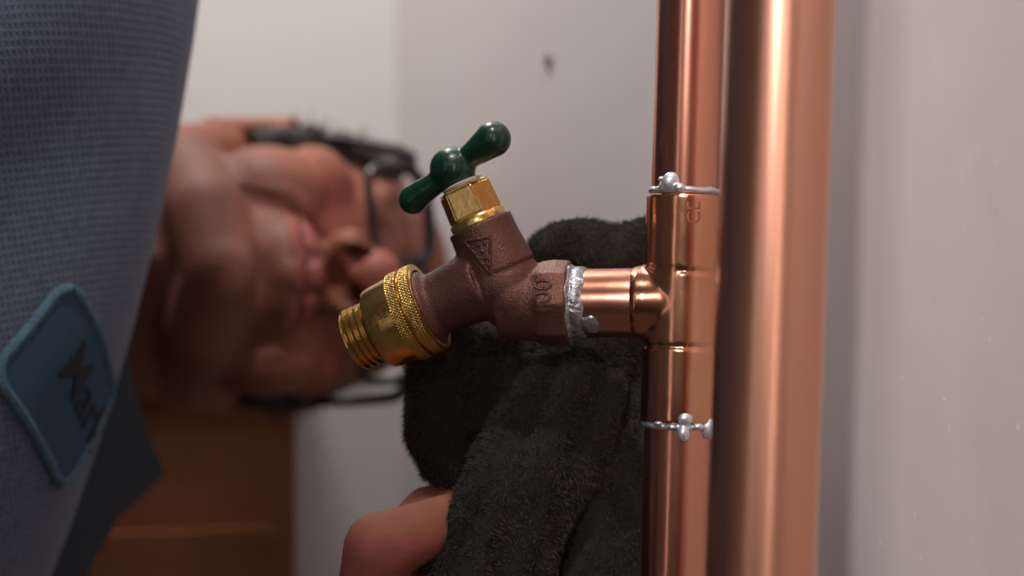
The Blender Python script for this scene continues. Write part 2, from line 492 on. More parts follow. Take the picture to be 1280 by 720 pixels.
def solder_ring(bm, c, d, t, r, w, amp=1.0, seed=0.0, n=160):
    prof = []
    rows = []
    x, y, a = frame_from_axis(d)
    for j in range(9):
        v = j / 8.0
        row = []
        for i in range(n):
            th_ = 2 * math.pi * i / n
            nz = noise.noise(Vector((math.cos(th_) * 3 + seed, math.sin(th_) * 3, seed * 2)))
            nz2 = noise.noise(Vector((math.cos(th_) * 9, math.sin(th_) * 9 + seed, v * 3)))
            ww = w * (1 + 0.45 * amp * nz)
            tt = t + (v - 0.5) * ww + 0.0008 * amp * nz
            rr = r + 0.0010 * math.sin(math.pi * v) + 0.00045 * amp * nz2 - 0.0003
            row.append(bm.verts.new(Vector(c) + a * tt + (x * math.cos(th_) + y * math.sin(th_)) * rr))
        rows.append(row)
    inner = []
    for row in (rows[-1], rows[0]):
        r2 = []
        for v in row:
            q = v.co - Vector(c); ax_ = a * q.dot(a)
            r2.append(bm.verts.new(Vector(c) + ax_ + (q - ax_) * ((r - 0.0016) / (q - ax_).length)))
        inner.append(r2)
    rows = rows + inner + [rows[0]]
    for k in range(len(rows) - 1):
        for i in range(n):
            j = (i + 1) % n
            bm.faces.new((rows[k][i], rows[k][j], rows[k + 1][j], rows[k + 1][i]))
def pipe_surf(px, py, r):
    """point on the camera side of the thin pipe"""
    ax = at_z(c1, d1, P(px, py, D0).z)
    dx = P(px, py, D0).x - ax.x
    dx = max(-r * .98, min(r * .98, dx))
    return ax + Vector((dx, -math.sqrt(r * r - dx * dx), 0))
bm = bmesh.new()
solder_ring(bm, c1, d1, t_at(239), RP + 0.0003, 9 * PX, 0.5, 1.0)
for px, py, r, sq in ((836, 229, 12, 1.0), (829, 235, 9, .8), (846, 237, 8, .7), (825, 226, 5, .8)):
    ellipsoid(bm, pipe_surf(px, py, RP), (r * PX, 0.0016, r * PX * sq))
obj('solder_joint', remesh(bm, 0.0004, 2), M['solder_smooth'], pipe)
bm = bmesh.new()
solder_ring(bm, c1, d1 , t_at(530), RP + 0.0003, 10 * PX, 0.8, 4.0)
for px, py, r, sq in ((852, 520, 10, .8), (850, 538, 8, 1.3), (882, 533, 12, 1.1), (868, 530, 8, .6), (820, 526, 6, .5), (836, 530, 6, .6)):
    ellipsoid(bm, pipe_surf(px, py, RP + 0.0008), (r * PX, 0.0016, r * PX * sq))
obj('solder_joint', remesh(bm, 0.0004, 2), M['solder_smooth'], pipe)
bm = bmesh.new()
tS = 133 * PX
solder_ring(bm, bc, h, tS, 44.5 * PX, 28 * PX, 1.0, 7.0)
solder_ring(bm, bc, h, tS + 9 * PX, 47.5 * PX, 12 * PX, 0.3, 9.0)
ellipsoid(bm, bc + h * (116 * PX) + Vector((0, -0.0086, -0.0066)), (0.0036, 0.0012, 0.0036), Matrix.Rotation(math.radians(35), 3, 'X'))
bm2 = bm
obj('solder_joint', remesh(bm2, 0.0004, 1), M['solder'], pipe)
# stamped letters on the tee
bvh_t = BVHTree.FromPolygons([v.co.copy() for v in tee.data.vertices], [tuple(p.vertices) for p in tee.data.polygons])
tm = text_mesh('CE', 0.0062, 0.00006)
wm = wrap_mesh(tm, pipe_surf(863, 268, RT) + Vector((0, 0, 0)), Vector((0, 0, 1)), Vector((-1, 0, 0)), Vector((0, -1, 0)), bvh_t, 0.00008, sub=0.0008)
for p_ in wm.vertices: pass
obj('stamped_letters', wm, mat('stamp', (0.38, 0.14, 0.08), 0.4, 0.9), tee, False)

# ---------------------------------------------------------------- faucet
fau = empty('hose_faucet', W(630, 350, 11))
tag(fau, 'brown cast hose faucet with green handle and brass outlet, on the copper tee', 'faucet')
ca12 = math.radians(12)
def dir3(dx, dy, away=0.0):
    v = Vector((dx, 0, -dy)).normalized()
    return (v * math.cos(away) + Vector((0, 1, 0)) * math.sin(away)).normalized()
aax = dir3(-0.914, 0.404, ca12)          # outlet
bax = dir3(-0.404, -0.914, 0.03)         # bonnet / stem
J = W(633, 352, 11)
bm = bmesh.new()
# junction
ellipsoid(bm, W(630, 355, 11), (52 * PX, 50 * PX, 46 * PX), Matrix.Rotation(math.radians(-10), 3, 'Y'))
ellipsoid(bm, W(645, 372, 10), (48 * PX, 48 * PX, 44 * PX))
# bonnet collar, axis through (601,280)
bo = W(601, 283, 11)
lathe(bm, [(-62 * PX, 47 * PX), (-40 * PX, 45 * PX), (-20 * PX, 43 * PX), (-6 * PX, 42.5 * PX), (3 * PX, 42.5 * PX), (3.5 * PX, 41 * PX)], bo, bax, 72)
# spout neck towards the breaker
so = W(536, 384, 16)
lathe(bm, [(-78 * PX, 48 * PX), (-55 * PX, 45 * PX), (-30 * PX, 41 * PX), (-14 * PX, 40 * PX), (-10 * PX, 41 * PX), (-3 * PX, 49 * PX), (20 * PX, 49 * PX)], so, aax, 72)
# inlet : neck and wrench flats
ih = h
io = bc + h * (142 * PX)
lathe(bm, [(-2 * PX, 53 * PX), (0, 55 * PX), (20 * PX, 56 * PX), (34 * PX, 55 * PX), (46 * PX, 48 * PX), (52 * PX, 46 * PX), (90 * PX, 46 * PX)], io, ih, 8)
lathe(bm, [(0 * PX, 50 * PX), (34 * PX, 50 * PX), (60 * PX, 47 * PX), (90 * PX, 45 * PX)], io, ih, 64)
me = remesh(bm, 0.0006, 4)
displace(me, lambda co, n: co + n * 0.00008 * noise.noise(co * 1100))
vb = obj('valve_body', me, M['bronze'], fau)
bvh_v = BVHTree.FromPolygons([v.co.copy() for v in me.vertices], [tuple(p.vertices) for p in me.polygons])
# raised triangle on the bonnet collar, with pits
VD = Vector((0, 1, 0))
def flat_poly_tube(pts, r, closed=True):
    bm = bmesh.new()
    P3 = []
    m = len(pts)
    for k in range(m if closed else m - 1):
        a = pts[k]; b = pts[(k + 1) % m]
        for j in range(8):
            f = j / 8.0
            px_, py_ = a[0] + (b[0] - a[0]) * f, a[1] + (b[1] - a[1]) * f
            o_ = W(px_, py_, -40); dr = (W(px_, py_, 40) - o_).normalized()
            hit = bvh_v.ray_cast(o_, dr, 0.2)
            P3.append(hit[0] if hit[0] else W(px_, py_, 0))
    tube(bm, P3, r, 8, closed)
    return bm
obj('cast_emblem', flat_poly_tube([(581, 302), (613, 296), (612, 341)], 0.0006), M['bronze_dark'], vb)
bm = bmesh.new()
for px_, py_, r_ in ((590, 309, 3.0), (598, 306, 3.2), (606, 304, 3.0), (594, 317, 3.2), (603, 314, 3.4), (600, 323, 3.2), (607, 323, 2.6), (606, 331, 2.6)):
    o_ = W(px_, py_, -40); hit = bvh_v.ray_cast(o_, (W(px_, py_, 40) - o_).normalized(), 0.2)
    if hit[0]: ellipsoid(bm, hit[0], (r_ * PX, 0.0006, r_ * PX), None, 10, 6)
obj('cast_dimples', bm, M['bronze_dark'], vb)
# cast figures on the wrench flat
tm = text_mesh('100', 0.0082, 0.0003, 0.0001)
o_ = W(682, 372, -40); hit = bvh_v.ray_cast(o_, Vector((0, 1, 0)), 0.2)
fc = hit[0] if hit[0] else W(686, 374, 0)
wm = wrap_mesh(tm, fc, Vector((0.06, 0, 1)).normalized(), Vector((-1, 0, 0)), Vector((0, -1, 0)), bvh_v, 0.0001, sub=0.0015)
obj('cast_figures', wm, M['bronze_dark'], vb, False)

# brass bonnet nut and ring
bm = bmesh.new()
lathe(bm, [(0, 36 * PX), (1 * PX, 37 * PX), (8 * PX, 37 * PX), (11 * PX, 35 * PX), (12 * PX, 30 * PX)], bo + bax * (3 * PX), bax, 72)
obj('packing_ring', bm, M['brass'], fau)
bm = bmesh.new()
lathe(bm, [(12 * PX, 34 * PX), (15 * PX, 37 * PX), (53 * PX, 35.5 * PX), (56 * PX, 32 * PX), (57 * PX, 26 * PX)], bo, bax, 6, None, True, math.radians(14))
bmesh.ops.bevel(bm, geom=[e for e in bm.edges if e.calc_length() > 0.007], offset=0.0006, segments=3, affect='EDGES')
nut = obj('bonnet_nut', bm, M['brass'], fau, False)
nut.data.polygons.foreach_set('use_smooth', [False] * len(nut.data.polygons))
bm = bmesh.new()
lathe(bm, [(55 * PX, 25 * PX), (59 * PX, 27 * PX), (61 * PX, 24 * PX)], bo, bax, 48)
obj('washer', bm, M['washer'], fau)
bm = bmesh.new()
lathe(bm, [(50 * PX, 11 * PX), (74 * PX, 11 * PX)], bo, bax, 32)
obj('stem', bm, M['brass'], fau)
# green two-armed handle
bm = bmesh.new()
hub = bo + bax * (82 * PX) + Vector((-2 * PX, 0, 0))
def HW(px, py, dd): return W(px, py, dd + 11)
ellipsoid(bm, HW(566, 210, 0), (30 * PX, 28 * PX, 28 * PX))
lathe(bm, [(60 * PX, 18 * PX), (64 * PX, 21 * PX), (80 * PX, 24 * PX), (98 * PX, 18 * PX), (101 * PX, 14 * PX)], bo, bax, 48)
chain(bm, [(HW(570, 204, 0), 16 * PX), (HW(586, 196, -2), 15.5 * PX), (HW(600, 186, -4), 19 * PX), (HW(616, 174, -6), 23.5 * PX)], 24)
chain(bm, [(HW(562, 214, 0), 16 * PX), (HW(543, 230, 2), 15 * PX), (HW(528, 240, 4), 17 * PX), (HW(517, 249, 6), 20 * PX)], 24)
hd = obj('handle', remesh(bm, 0.0006, 5), M['green'], fau)
bm = bmesh.new()
sc_o = bo + bax * (99 * PX)
lathe(bm, [(0, 15 * PX), (3 * PX, 15 * PX), (6 * PX, 13 * PX), (9 * PX, 8 * PX), (10 * PX, 3 * PX)], sc_o, bax, 36)
obj('screw', bm, M['screw'], hd)

# vacuum breaker
bm = bmesh.new()
lathe(bm, [(33 * PX, 50 * PX), (33 * PX, 57 * PX), (50 * PX, 56 * PX), (68 * PX, 54.5 * PX), (72 * PX, 53 * PX), (73.5 * PX, 50 * PX), (74 * PX, 38 * PX)], so, aax, 96)
vac = obj('vacuum_breaker', bm, M['brass_dark'], fau)
def knurl(t, th_):
    k = 44
    a = math.sin(k * th_ + t * 2600); b = math.sin(k * th_ - t * 2600)
    return 0.00028 * (abs(a) * abs(b)) 
for (ta, tb_) in ((-1, 14.5), (17.5, 33.5)):
    bm = bmesh.new()
    prof = [(ta * PX, 51 * PX), (ta * PX, 58 * PX)]
    for k in range(1, 15): prof.append(((ta + (tb_ - ta) * k / 15) * PX, 59.6 * PX))
    prof += [(tb_ * PX, 58 * PX), (tb_ * PX, 51 * PX)]
    lathe(bm, prof, so, aax, 528, lambda t, th_, a0=ta, b0=tb_: knurl(t, th_) if (a0 + .5) * PX < t < (b0 - .5) * PX else 0, cap=False)
    obj('knurled_band', bm, M['brass_dark'], vac)
bm = bmesh.new()
lathe(bm, [(-2 * PX, 51.5 * PX), (-2 * PX, 56.5 * PX), (36 * PX, 56.8 * PX), (36 * PX, 50 * PX)], so, aax, 96, cap=False)
obj('collar', bm, M['brass_dark'], vac)
bm = bmesh.new()
prof = [(73 * PX, 37 * PX)]
for k in range(4):
    t_ = 77 + k * 8.5
    prof += [(t_ * PX, 37.5 * PX), ((t_ + 2.2) * PX, 41.5 * PX), ((t_ + 4.2) * PX, 41.5 * PX), ((t_ + 6.5) * PX, 37.5 * PX)]
prof += [(111 * PX, 38 * PX), (112 * PX, 35 * PX), (111 * PX, 31 * PX), (95 * PX, 30 * PX), (93 * PX, 2 * PX)]
lathe(bm, prof, so, aax, 96)
obj('hose_thread', bm, M['brass_dark'], vac)
bvh_b = BVHTree.FromPolygons([v.co.copy() for v in vac.data.vertices], [tuple(p.vertices) for p in vac.data.polygons])
Td = Vector((aax.x, 0, aax.z)).normalized() * -1
Ud = Vector((0, -1, 0)).cross(Td) * -1
for body_, pp, sz in (('O', (459, 404), 0.0028), ('SE', (478, 394), 0.0028), ('T', (473, 411), 0.0026)):
    o_ = W(*pp, -40); hit = bvh_b.ray_cast(o_, (W(*pp, 40) - o_).normalized(), 0.2)
    if not hit[0]: continue
    tm = text_mesh(body_, sz * 1.3, 0.0001)
    U_ = Vector((0, 1, 0)).cross(Td); U_ = U_ if U_.z > 0 else -U_
    wm = wrap_mesh(tm, hit[0], Td, U_, Vector((0, -1, 0)), bvh_b, 0.0001, sub=0.0008)
    obj('stamped_mark', wm, M['bronze_dark'], vac, False)

# ---------------------------------------------------------------- towel
def TW(px, py, d): return P(px, py, d)
def rp(r, d): return r * d / FPX
bm = bmesh.new()
folds = [
    [(552, 425, .602, 42), (553, 480, .602, 48), (556, 530, .600, 50), (566, 570, .597, 44)],
    [(600, 440, .606, 40), (612, 500, .604, 40), (598, 560, .600, 42), (592, 590, .597, 30)],
    [(648, 440, .602, 34), (650, 490, .598, 32), (628, 545, .592, 32)],
    [(704, 440, .596, 32), (680, 490, .588, 36), (642, 545, .580, 38), (614, 612, .570, 38), (590, 660, .566, 40), (572, 720, .564, 42), (560, 800, .566, 42)],
    [(735, 435, .592, 34), (722, 490, .582, 38), (690, 555, .576, 40), (655, 630, .572, 40), (625, 710, .571, 42), (600, 800, .572, 42)],
    [(752, 440, .596, 30), (748, 500, .586, 34), (722, 560, .580, 36), (690, 625, .577, 34), (660, 700, .576, 36), (640, 800, .576, 38)],
    [(700, 450, .600, 45), (650, 560, .600, 50)],
    [(772, 430, .606, 32), (778, 490, .604, 34), (760, 545, .598, 34), (735, 590, .59, 36)],
    [(806, 470, .612, 34), (806, 530, .612, 38), (800, 560, .608, 40)],
    [(775, 590, .600, 40), (745, 640, .592, 42), (722, 730, .590, 44), (705, 810, .590, 44)],
    [(800, 580, .606, 36), (785, 650, .596, 44), (770, 740, .594, 46), (755, 810, .594, 46)],
    [(820, 560, .615, 40), (815, 650, .612, 46), (805, 800, .61, 50)],
    [(690, 320, .604, 38), (720, 314, .604, 36), (760, 318, .606, 40), (820, 316, .608, 41), (860, 322, .61, 38)],
    [(690, 335, .610, 36), (700, 400, .610, 40), (700, 450, .606, 45)],
    [(770, 335, .612, 45), (775, 400, .612, 42), (775, 450, .608, 40)],
    [(830, 335, .615, 45), (825, 400, .618, 42), (815, 480, .616, 40)],
    [(600, 440, .612, 45), (700, 420, .614, 50), (800, 420, .618, 45)],
    [(640, 520, .61, 55), (720, 500, .612, 55), (790, 540, .615, 50)],
    [(650, 660, .60, 50), (760, 660, .606, 60)],
]
for f in folds:
    chain(bm, [(TW(a, b, d), rp(r, d)) for a, b, d, r in f], 20)
me = remesh(bm, 0.0011, 8, 0.5)
def tdisp(co, n):
    q = co * 1000
    a = noise.noise(Vector((q.x * 0.09 - q.z * 0.05, q.y * 0.04, q.z * 0.035 + q.x * 0.03)))
    b = noise.noise(q * 0.22 + Vector((5, 1, 2)))
    c_ = noise.noise(q * 0.7)
    return co + n * (0.0034 * a + 0.0007 * b + 0.00015 * c_)
displace(me, tdisp)
tow = obj('towel', me, M['towel'])
tag(tow, 'dark olive grey fleece towel bunched in the fist behind the faucet', 'towel')
# pile: short fibres
vs = [(p.center.copy(), p.normal.copy()) for p in me.polygons if p.normal.y < 0.45]
bm = bmesh.new()
cnt = 60000
for k in range(cnt):
    c_, n_ = vs[random.randrange(len(vs))]
    j = Vector((random.gauss(0, 1), random.gauss(0, 1), random.gauss(0, 1)))
    flow = Vector((noise.noise(c_ * 120), noise.noise(c_ * 120 + Vector((9, 0, 0))), -0.4 + noise.noise(c_ * 120 + Vector((0, 9, 0)))))
    d_ = (n_ * 0.7 + j * 0.22 + flow * 0.9).normalized()
    L_ = random.uniform(0.0012, 0.0024)
    s_ = d_.cross(j).normalized() * 0.00016
    q = c_ + Vector((random.uniform(-1, 1), random.uniform(-1, 1), random.uniform(-1, 1))) * 0.0005
    v = [bm.verts.new(q - s_), bm.verts.new(q + s_), bm.verts.new(q + d_ * L_)]
    bm.faces.new(v)
pl = obj('pile', bm, M['pile'], tow, False)
tag(pl, kind='stuff')

# ---------------------------------------------------------------- man
HO = P(322, 336, 0.98)
Fv = Vector((0.78, -0.62, -0.04)).normalized(); Uv = Vector((0.62, 0.78, 0)).normalized(); Sv = Fv.cross(Uv).normalized()
Fv = Uv.cross(Sv).normalized()
def H(s, f, u): return HO + (Sv * s + Fv * f + Uv * u) / 1000.0
HR = Matrix((Sv, Fv, Uv)).transposed()
def he(bm, s, f, u, rs, rf, ru): ellipsoid(bm, H(s, f, u), (rs / 1000, rf / 1000, ru / 1000), HR, 28, 16)
man = empty('person', Vector((-0.62, 0.45, 0)))
tag(man, 'man in glasses and blue shirt leaning sideways behind the faucet, gripping a towel', 'person')

bm = bmesh.new()
he(bm, 0, -8, 42, 74, 94, 82)
he(bm, 0, 32, 0, 66, 56, 72)
he(bm, 0, 44, 42, 56, 34, 40)
for s in (-1, 1):
    he(bm, s * 46, 54, -12, 24, 24, 22)
    he(bm, s * 42, 50, -42, 26, 34, 32)
    chain(bm, [(H(s * 62, -4, -30), .020), (H(s * 58, 5, -62), .021), (H(s * 30, 55, -88), .021), (H(0, 74, -94), .020)])
    chain(bm, [(H(s * 14, 80, 32), .009), (H(s * 44, 70, 30), .009)])          # brow
    he(bm, s * 32, 71, 13, 14, 12, 11)                                          # eyelids
    he(bm, s * 15, 99, -28, 10, 14, 9)                                           # nostril wings
    he(bm, s * 80, -10, 0, 7, 16, 28)                                           # ear
    pts = [(H(s * (84 + 2 * math.cos(a)), -10 + 18 * math.sin(a), 2 + 29 * math.cos(a)), .0042) for a in [math.radians(k) for k in range(-150, 60, 30)]]
    chain(bm, pts, 10)
    he(bm, s * 80, -4, -30, 5, 9, 9)
he(bm, 0, 64, -55, 38, 34, 32)
he(bm, 0, 78, -96, 20, 16, 17)
he(bm, 0, 18, -72, 56, 56, 36)
for s in (-1, 1): he(bm, s * 38, -2, -82, 34, 34, 34)
chain(bm, [(H(0, 82, 18), .009), (H(0, 104, -10), .0115), (H(0, 115, -24), .0145)])
chain(bm, [(H(-33, 79, -48), .004), (H(-18, 92, -54), .006), (H(0, 100, -54), .0065), (H(18, 92, -54), .006), (H(33, 79, -48), .004)])
chain(bm, [(H(-31, 79, -53), .004), (H(-16, 90, -66), .007), (H(0, 97, -69), .008), (H(16, 90, -66), .007), (H(31, 79, -53), .004)])
# neck
NB = Vector((-0.30, 0.86, HO.z - 0.005))
chain(bm, [(H(0, -22, -40), .066), (H(0, -30, -100), .066), (NB, .074)], 32)
he(bm, 0, 28, -108, 16, 14, 22)
# trunk under the shirt
AX = Vector((.80, .60, -0.16)).normalized()
TC = Vector((-0.36, 0.70, 1.0))
chain(bm, [(TC + Vector((0.02, 0.10, 0.13)), .075), (TC + Vector((0.02, 0.10, -0.13)), .075)], 24)
chain(bm, [(TC, .10), (Vector((-.60, .50, .93)), .105), (Vector((-.70, .45, .86)), .11)], 24)
# left arm (lower) with the fist on the towel
SH = Vector((-0.31, 0.83, 0.81)); EL = Vector((-0.24, 0.70, 0.60)); WR = Vector((-0.075, 0.585, 0.815))
chain(bm, [(TC + Vector((0.02, 0.10, -0.13)), .06), (SH, .055), (EL, .042), (WR + (EL - WR) * .4, .040), (WR, .026)], 24)
# right arm, back along the side
SR = Vector((-0.36, 0.85, 1.19)); ER = Vector((-0.62, 0.80, 1.17)); WRr = Vector((-0.76, 0.56, 1.03))
chain(bm, [(TC + Vector((0.0, 0.10, 0.13)), .06), (SR, .055), (ER, .042), (WRr, .028)], 24)
# legs
chain(bm, [(Vector((-.72, .50, .84)), .085), (Vector((-.70, .62, .45)), .06), (Vector((-.74, .62, .09)), .042)], 20)
chain(bm, [(Vector((-.72, .38, .84)), .085), (Vector((-.66, .30, .45)), .06), (Vector((-.74, .24, .09)), .042)], 20)
# right hand on the hip
chain(bm, [(WRr, .026), (WRr + Vector((-.03, -.04, -.03)), .026), (WRr + Vector((-.05, -.06, -.05)), .024)])
for k in range(4):
    b_ = WRr + Vector((-.045, -.055, -.035 - .0 )) + Vector((.0, .0, -.018 * (k - 1.5)))
    chain(bm, [(b_, .0095), (b_ + Vector((.012, -.036, -.01)), .0085), (b_ + Vector((.04, -.05, -.01)), .0075)], 12)
chain(bm, [(WRr + Vector((-.02, -.03, .0)), .011), (WRr + Vector((.012, -.05, .01)), .010), (WRr + Vector((.03, -.06, .0)), .009)], 12)
# left hand: palm and five fingers (pixel, pixel, depth, radius in millimetres)
def hp(px, py, d, r): return (P(px, py, d), r / 1000.0)
chain(bm, [(WR, .026), hp(470, 800, .590, 22), hp(500, 775, .592, 18)], 20)
chain(bm, [hp(500, 830, .600, 18), hp(520, 790, .610, 16)], 20)
chain(bm, [hp(462, 775, .572, 12.5), hp(466, 725, .563, 11.5), hp(474, 684, .560, 12.0), hp(520, 668, .563, 10.4), hp(560, 655, .573, 10.2), hp(600, 655, .589, 8.4), hp(640, 664, .594, 7.5)], 20)   # index
chain(bm, [hp(500, 745, .590, 11.0), hp(516, 664, .588, 9.8), hp(535, 640, .590, 9.4), hp(580, 638, .594, 8.8), hp(640, 665, .598, 7.5)], 20)   # middle
chain(bm, [hp(510, 770, .612, 10.0), hp(540, 700, .612, 9.3), hp(590, 680, .614, 8.3), hp(640, 700, .612, 7.4)], 18)   # ring
chain(bm, [hp(520, 800, .626, 9.0), hp(550, 750, .628, 8.2), hp(590, 735, .628, 7.3), hp(630, 748, .624, 6.5)], 18)   # little
chain(bm, [hp(480, 850, .568, 14.0), hp(540, 830, .552, 11.5), hp(590, 808, .548, 10.2), hp(640, 788, .552, 9.0)], 20)   # thumb
body = remesh(bm, 0.0022, 5, 0.5)
_b = bmesh.new(); _b.from_mesh(body)
_hi = Matrix((Sv, Fv, Uv))
hv = []
for v in _b.verts:
    q = _hi @ (v.co - HO) * 1000
    if abs(q.x) < 76 and -80 < q.y < 125 and -150 < q.z < 90: hv.append(v)
for _ in range(9): bmesh.ops.smooth_vert(_b, verts=hv, factor=0.5, use_axis_x=True, use_axis_y=True, use_axis_z=True)
_b.to_mesh(body); _b.free(); body.update()
Hi = Matrix((Sv, Fv, Uv))
def headpt(co): return (Hi @ (co - HO)) * 1000.0
def bump(d, r): return max(0.0, 1 - (d / r) ** 2) ** 2
def face(co, n):
    q = headpt(co)
    if abs(q.x) > 100 or q.y < 20 or q.z < -130 or q.z > 80: return co
    s, f, u = abs(q.x), q.y, q.z
    o_ = Vector((0, 0, 0))
    # nostrils
    d = math.sqrt(((s - 10.5) / 6.5) ** 2 + ((f - 108) / 10) ** 2)
    if u < -24 and f > 90: o_ += Uv * 0.012 * max(0, 1 - d * d)
    # eye sockets around the lids
    d = math.hypot((s - 20), (u - 16)); o_ -= Fv * 0.004 * bump(d, 12) if f > 50 else Vector((0, 0, 0))
    # mouth line
    ml = -61 + 0.010 * s * s
    if s < 32 and f > 60: o_ -= Fv * 0.0035 * bump(u - ml, 3.2)
    # chin crease
    if s < 22: o_ -= Fv * 0.004 * bump(math.hypot(u + 81, s * .4), 8)
    # smile folds from nostril wing to mouth corner
    if 15 < s < 45 and -75 < u < -25:
        line = 19 + (-30 - u) * 0.55
        o_ -= Fv * 0.003 * bump(s - line, 4.5)
        o_ += Fv * 0.002 * bump(s - line - 8, 8)
    return co + o_
displace(body, face)
tone = body.color_attributes.new('tone', 'FLOAT_COLOR', 'POINT')
base = Vector((0.275, 0.098, 0.060)); lip = Vector((0.36, 0.10, 0.085)); dark = Vector((0.05, 0.02, 0.018))
red = Vector((0.34, 0.095, 0.070)); stub = Vector((0.15, 0.065, 0.045)); hand = Vector((0.30, 0.085, 0.072))
for v in body.vertices:
    q = headpt(v.co); s, f, u = abs(q.x), q.y, q.z
    c_ = base.copy()
    if s < 110 and -140 < u < 130 and f > -60:
        if f > 60: c_ = c_.lerp(red, max(bump(math.hypot(s - 40, u + 20), 30), bump(math.hypot(s, u + 26), 24)) * .8)
        if f > 20: c_ = c_.lerp(stub, 0.5 * max(0, min(1, (-45 - u) / 20)))
        ml = -61 + 0.010 * s * s
        if s < 30 and f > 70: c_ = c_.lerp(lip, min(1, 1.4 * bump(u - ml, 11)))
        if s < 31 and f > 60: c_ = c_.lerp(dark, 0.8 * bump(u - ml, 2.6))
        if f > 90 and u < -25: c_ = c_.lerp(dark, min(1, 1.5 * bump(math.hypot(s - 10.5, (f - 108) * .65), 7.5)))  # shade inside the nostrils painted into the skin colour
        if f > 55: c_ = c_.lerp(dark, 0.85 * bump(math.hypot((s - 32) * .22, u - 11), 3.2))         # lashes
        if f > 55: c_ = c_.lerp(dark, 0.8 * bump(math.hypot((s - 32) * .25, u - 36), 5))         # eyebrows
    elif v.co.z < 0.92 and v.co.x > -0.2:
        nz = noise.noise(v.co * 160)
        c_ = hand * (1 + 0.25 * nz)
    tone.data[v.index].color = (c_.x, c_.y, c_.z, 1)
obj('body', body, M['skin'], man)
# index finger nail is under the towel; thumb nail is just below the frame
bm = bmesh.new(); ellipsoid(bm, P(638, 788, .5435), (.0062, .0018, .0058))
obj('thumb_nail', bm, M['nail'], man)

# hair
bm = bmesh.new()
he(bm, 0, -24, 46, 80, 88, 88)
for s in (-1, 1):
    if s > 0: chain(bm, [(H(s * 66, 8, 40), .017), (H(s * 66, 34, 40), .013), (H(s * 60, 58, 50), .008)])
    chain(bm, [(H(s * 70, 8, 34), .014), (H(s * 71, 20, 12), .011), (H(s * 73, 14, -14), .007)])
hm = remesh(bm, 0.003, 4)
displace(hm, lambda co, n: co + n * (0.003 * noise.noise(co * 90) + 0.0015 * noise.noise(co * 300)))
hair = obj('hair', hm, M['hair'], man)
bm = bmesh.new()
for k in range(4000):
    p_ = hm.polygons[random.randrange(len(hm.polygons))]
    q = headpt(p_.center)
    n_ = p_.normal; j = Vector((random.gauss(0, 1), random.gauss(0, 1), random.gauss(0, 1)))
    d_ = (n_ * .6 + j * .4 - Fv * .5).normalized(); s_ = d_.cross(j).normalized() * .0005
    L_ = random.uniform(.006, .014)
    v = [bm.verts.new(p_.center - s_), bm.verts.new(p_.center + s_), bm.verts.new(p_.center + d_ * L_)]
    bm.faces.new(v)
hl = obj('hair_locks', bm, M['hair'], hair, False); tag(hl, kind='stuff')

# glasses
gl = obj('eyeglasses', (lambda b: (chain(b, [(H(-9, 104, 22), .0018), (H(0, 106, 25), .0018), (H(9, 104, 22), .0018)], 12), b)[1])(bmesh.new()), M['frame'], man)
for s in (-1, 1):
    ctr = (33, 97, 13)
    def rim(a, k=1.0):
        ca, sa = math.cos(a), math.sin(a)
        e = 0.55
        x = 26 * k * math.copysign(abs(ca) ** e, ca); y = 20 * k * math.copysign(abs(sa) ** e, sa)
        f_ = 101 - 0.0019 * (ctr[0] + x) ** 2 - 0.0 + 0.14 * y
        f_ -= 0.0012 * (ctr[0] + x) ** 2
        return H(s * (ctr[0] + x), f_, ctr[2] + y)
    bm = bmesh.new()
    tube(bm, [rim(2 * math.pi * k / 48) for k in range(48)], [(.0034 if math.sin(2 * math.pi * k / 48) > 0.2 else .0024) for k in range(48)], 8, True)
    obj('rim', bm, M['frame'], gl)
    bm = bmesh.new()
    outer = [[bm.verts.new(rim(2 * math.pi * k / 48, q)) for k in range(48)] for q in (0.99, 0.6, 0.2)]
    for A_, B_ in zip(outer[:-1], outer[1:]):
        for k in range(48): bm.faces.new((A_[k], A_[(k + 1) % 48], B_[(k + 1) % 48], B_[k]))
    bm.faces.new(outer[-1])
    obj('lens', bm, M['lens'], gl)
    bm = bmesh.new()
    tp = [H(s * 59, 92, 27), H(s * 65, 90, 28), H(s * 69, 82, 28), H(s * 74, 50, 28), H(s * 79, 5, 28), H(s * 80, -16, 16), H(s * 78, -30, -8)]
    tube(bm, tp, [.0034, .0038, .0034, .0028, .0024, .0022, .0018], 10)
    obj('temple', bm, M['frame'], gl)

# shirt
bm = bmesh.new()
Nn = Vector((.60, -.80, 0)).normalized()
AXn = Vector((.80, .60, 0)).normalized()
tilt = Matrix.Rotation(math.radians(13), 3, 'Y')
SR3 = tilt @ Matrix((AXn, Nn, Vector((0, 0, 1)))).transposed()
SC = Vector((-0.309, 0.66, 1.06))
ellipsoid(bm, SC, (.180, .135, .44), SR3, 48, 32)
ellipsoid(bm, SC + Vector((-.09, -.06, 0)), (.20, .135, .27), SR3, 48, 32)
chain(bm, [(SC + Vector((-.05, 0, .03)), .15), (Vector((-.62, .47, .94)), .14), (Vector((-.70, .44, .88)), .135)], 32)
chain(bm, [(TC + Vector((0.02, 0.12, 0.12)), .09), (SR, .075), (ER, .062)], 24)
chain(bm, [(TC + Vector((0.0, 0.12, -0.10)), .085), (SH + Vector((-.01, 0, -.01)), .068), (SH * .45 + EL * .55, .058)], 24)
sm = remesh(bm, 0.0045, 10, 0.6)
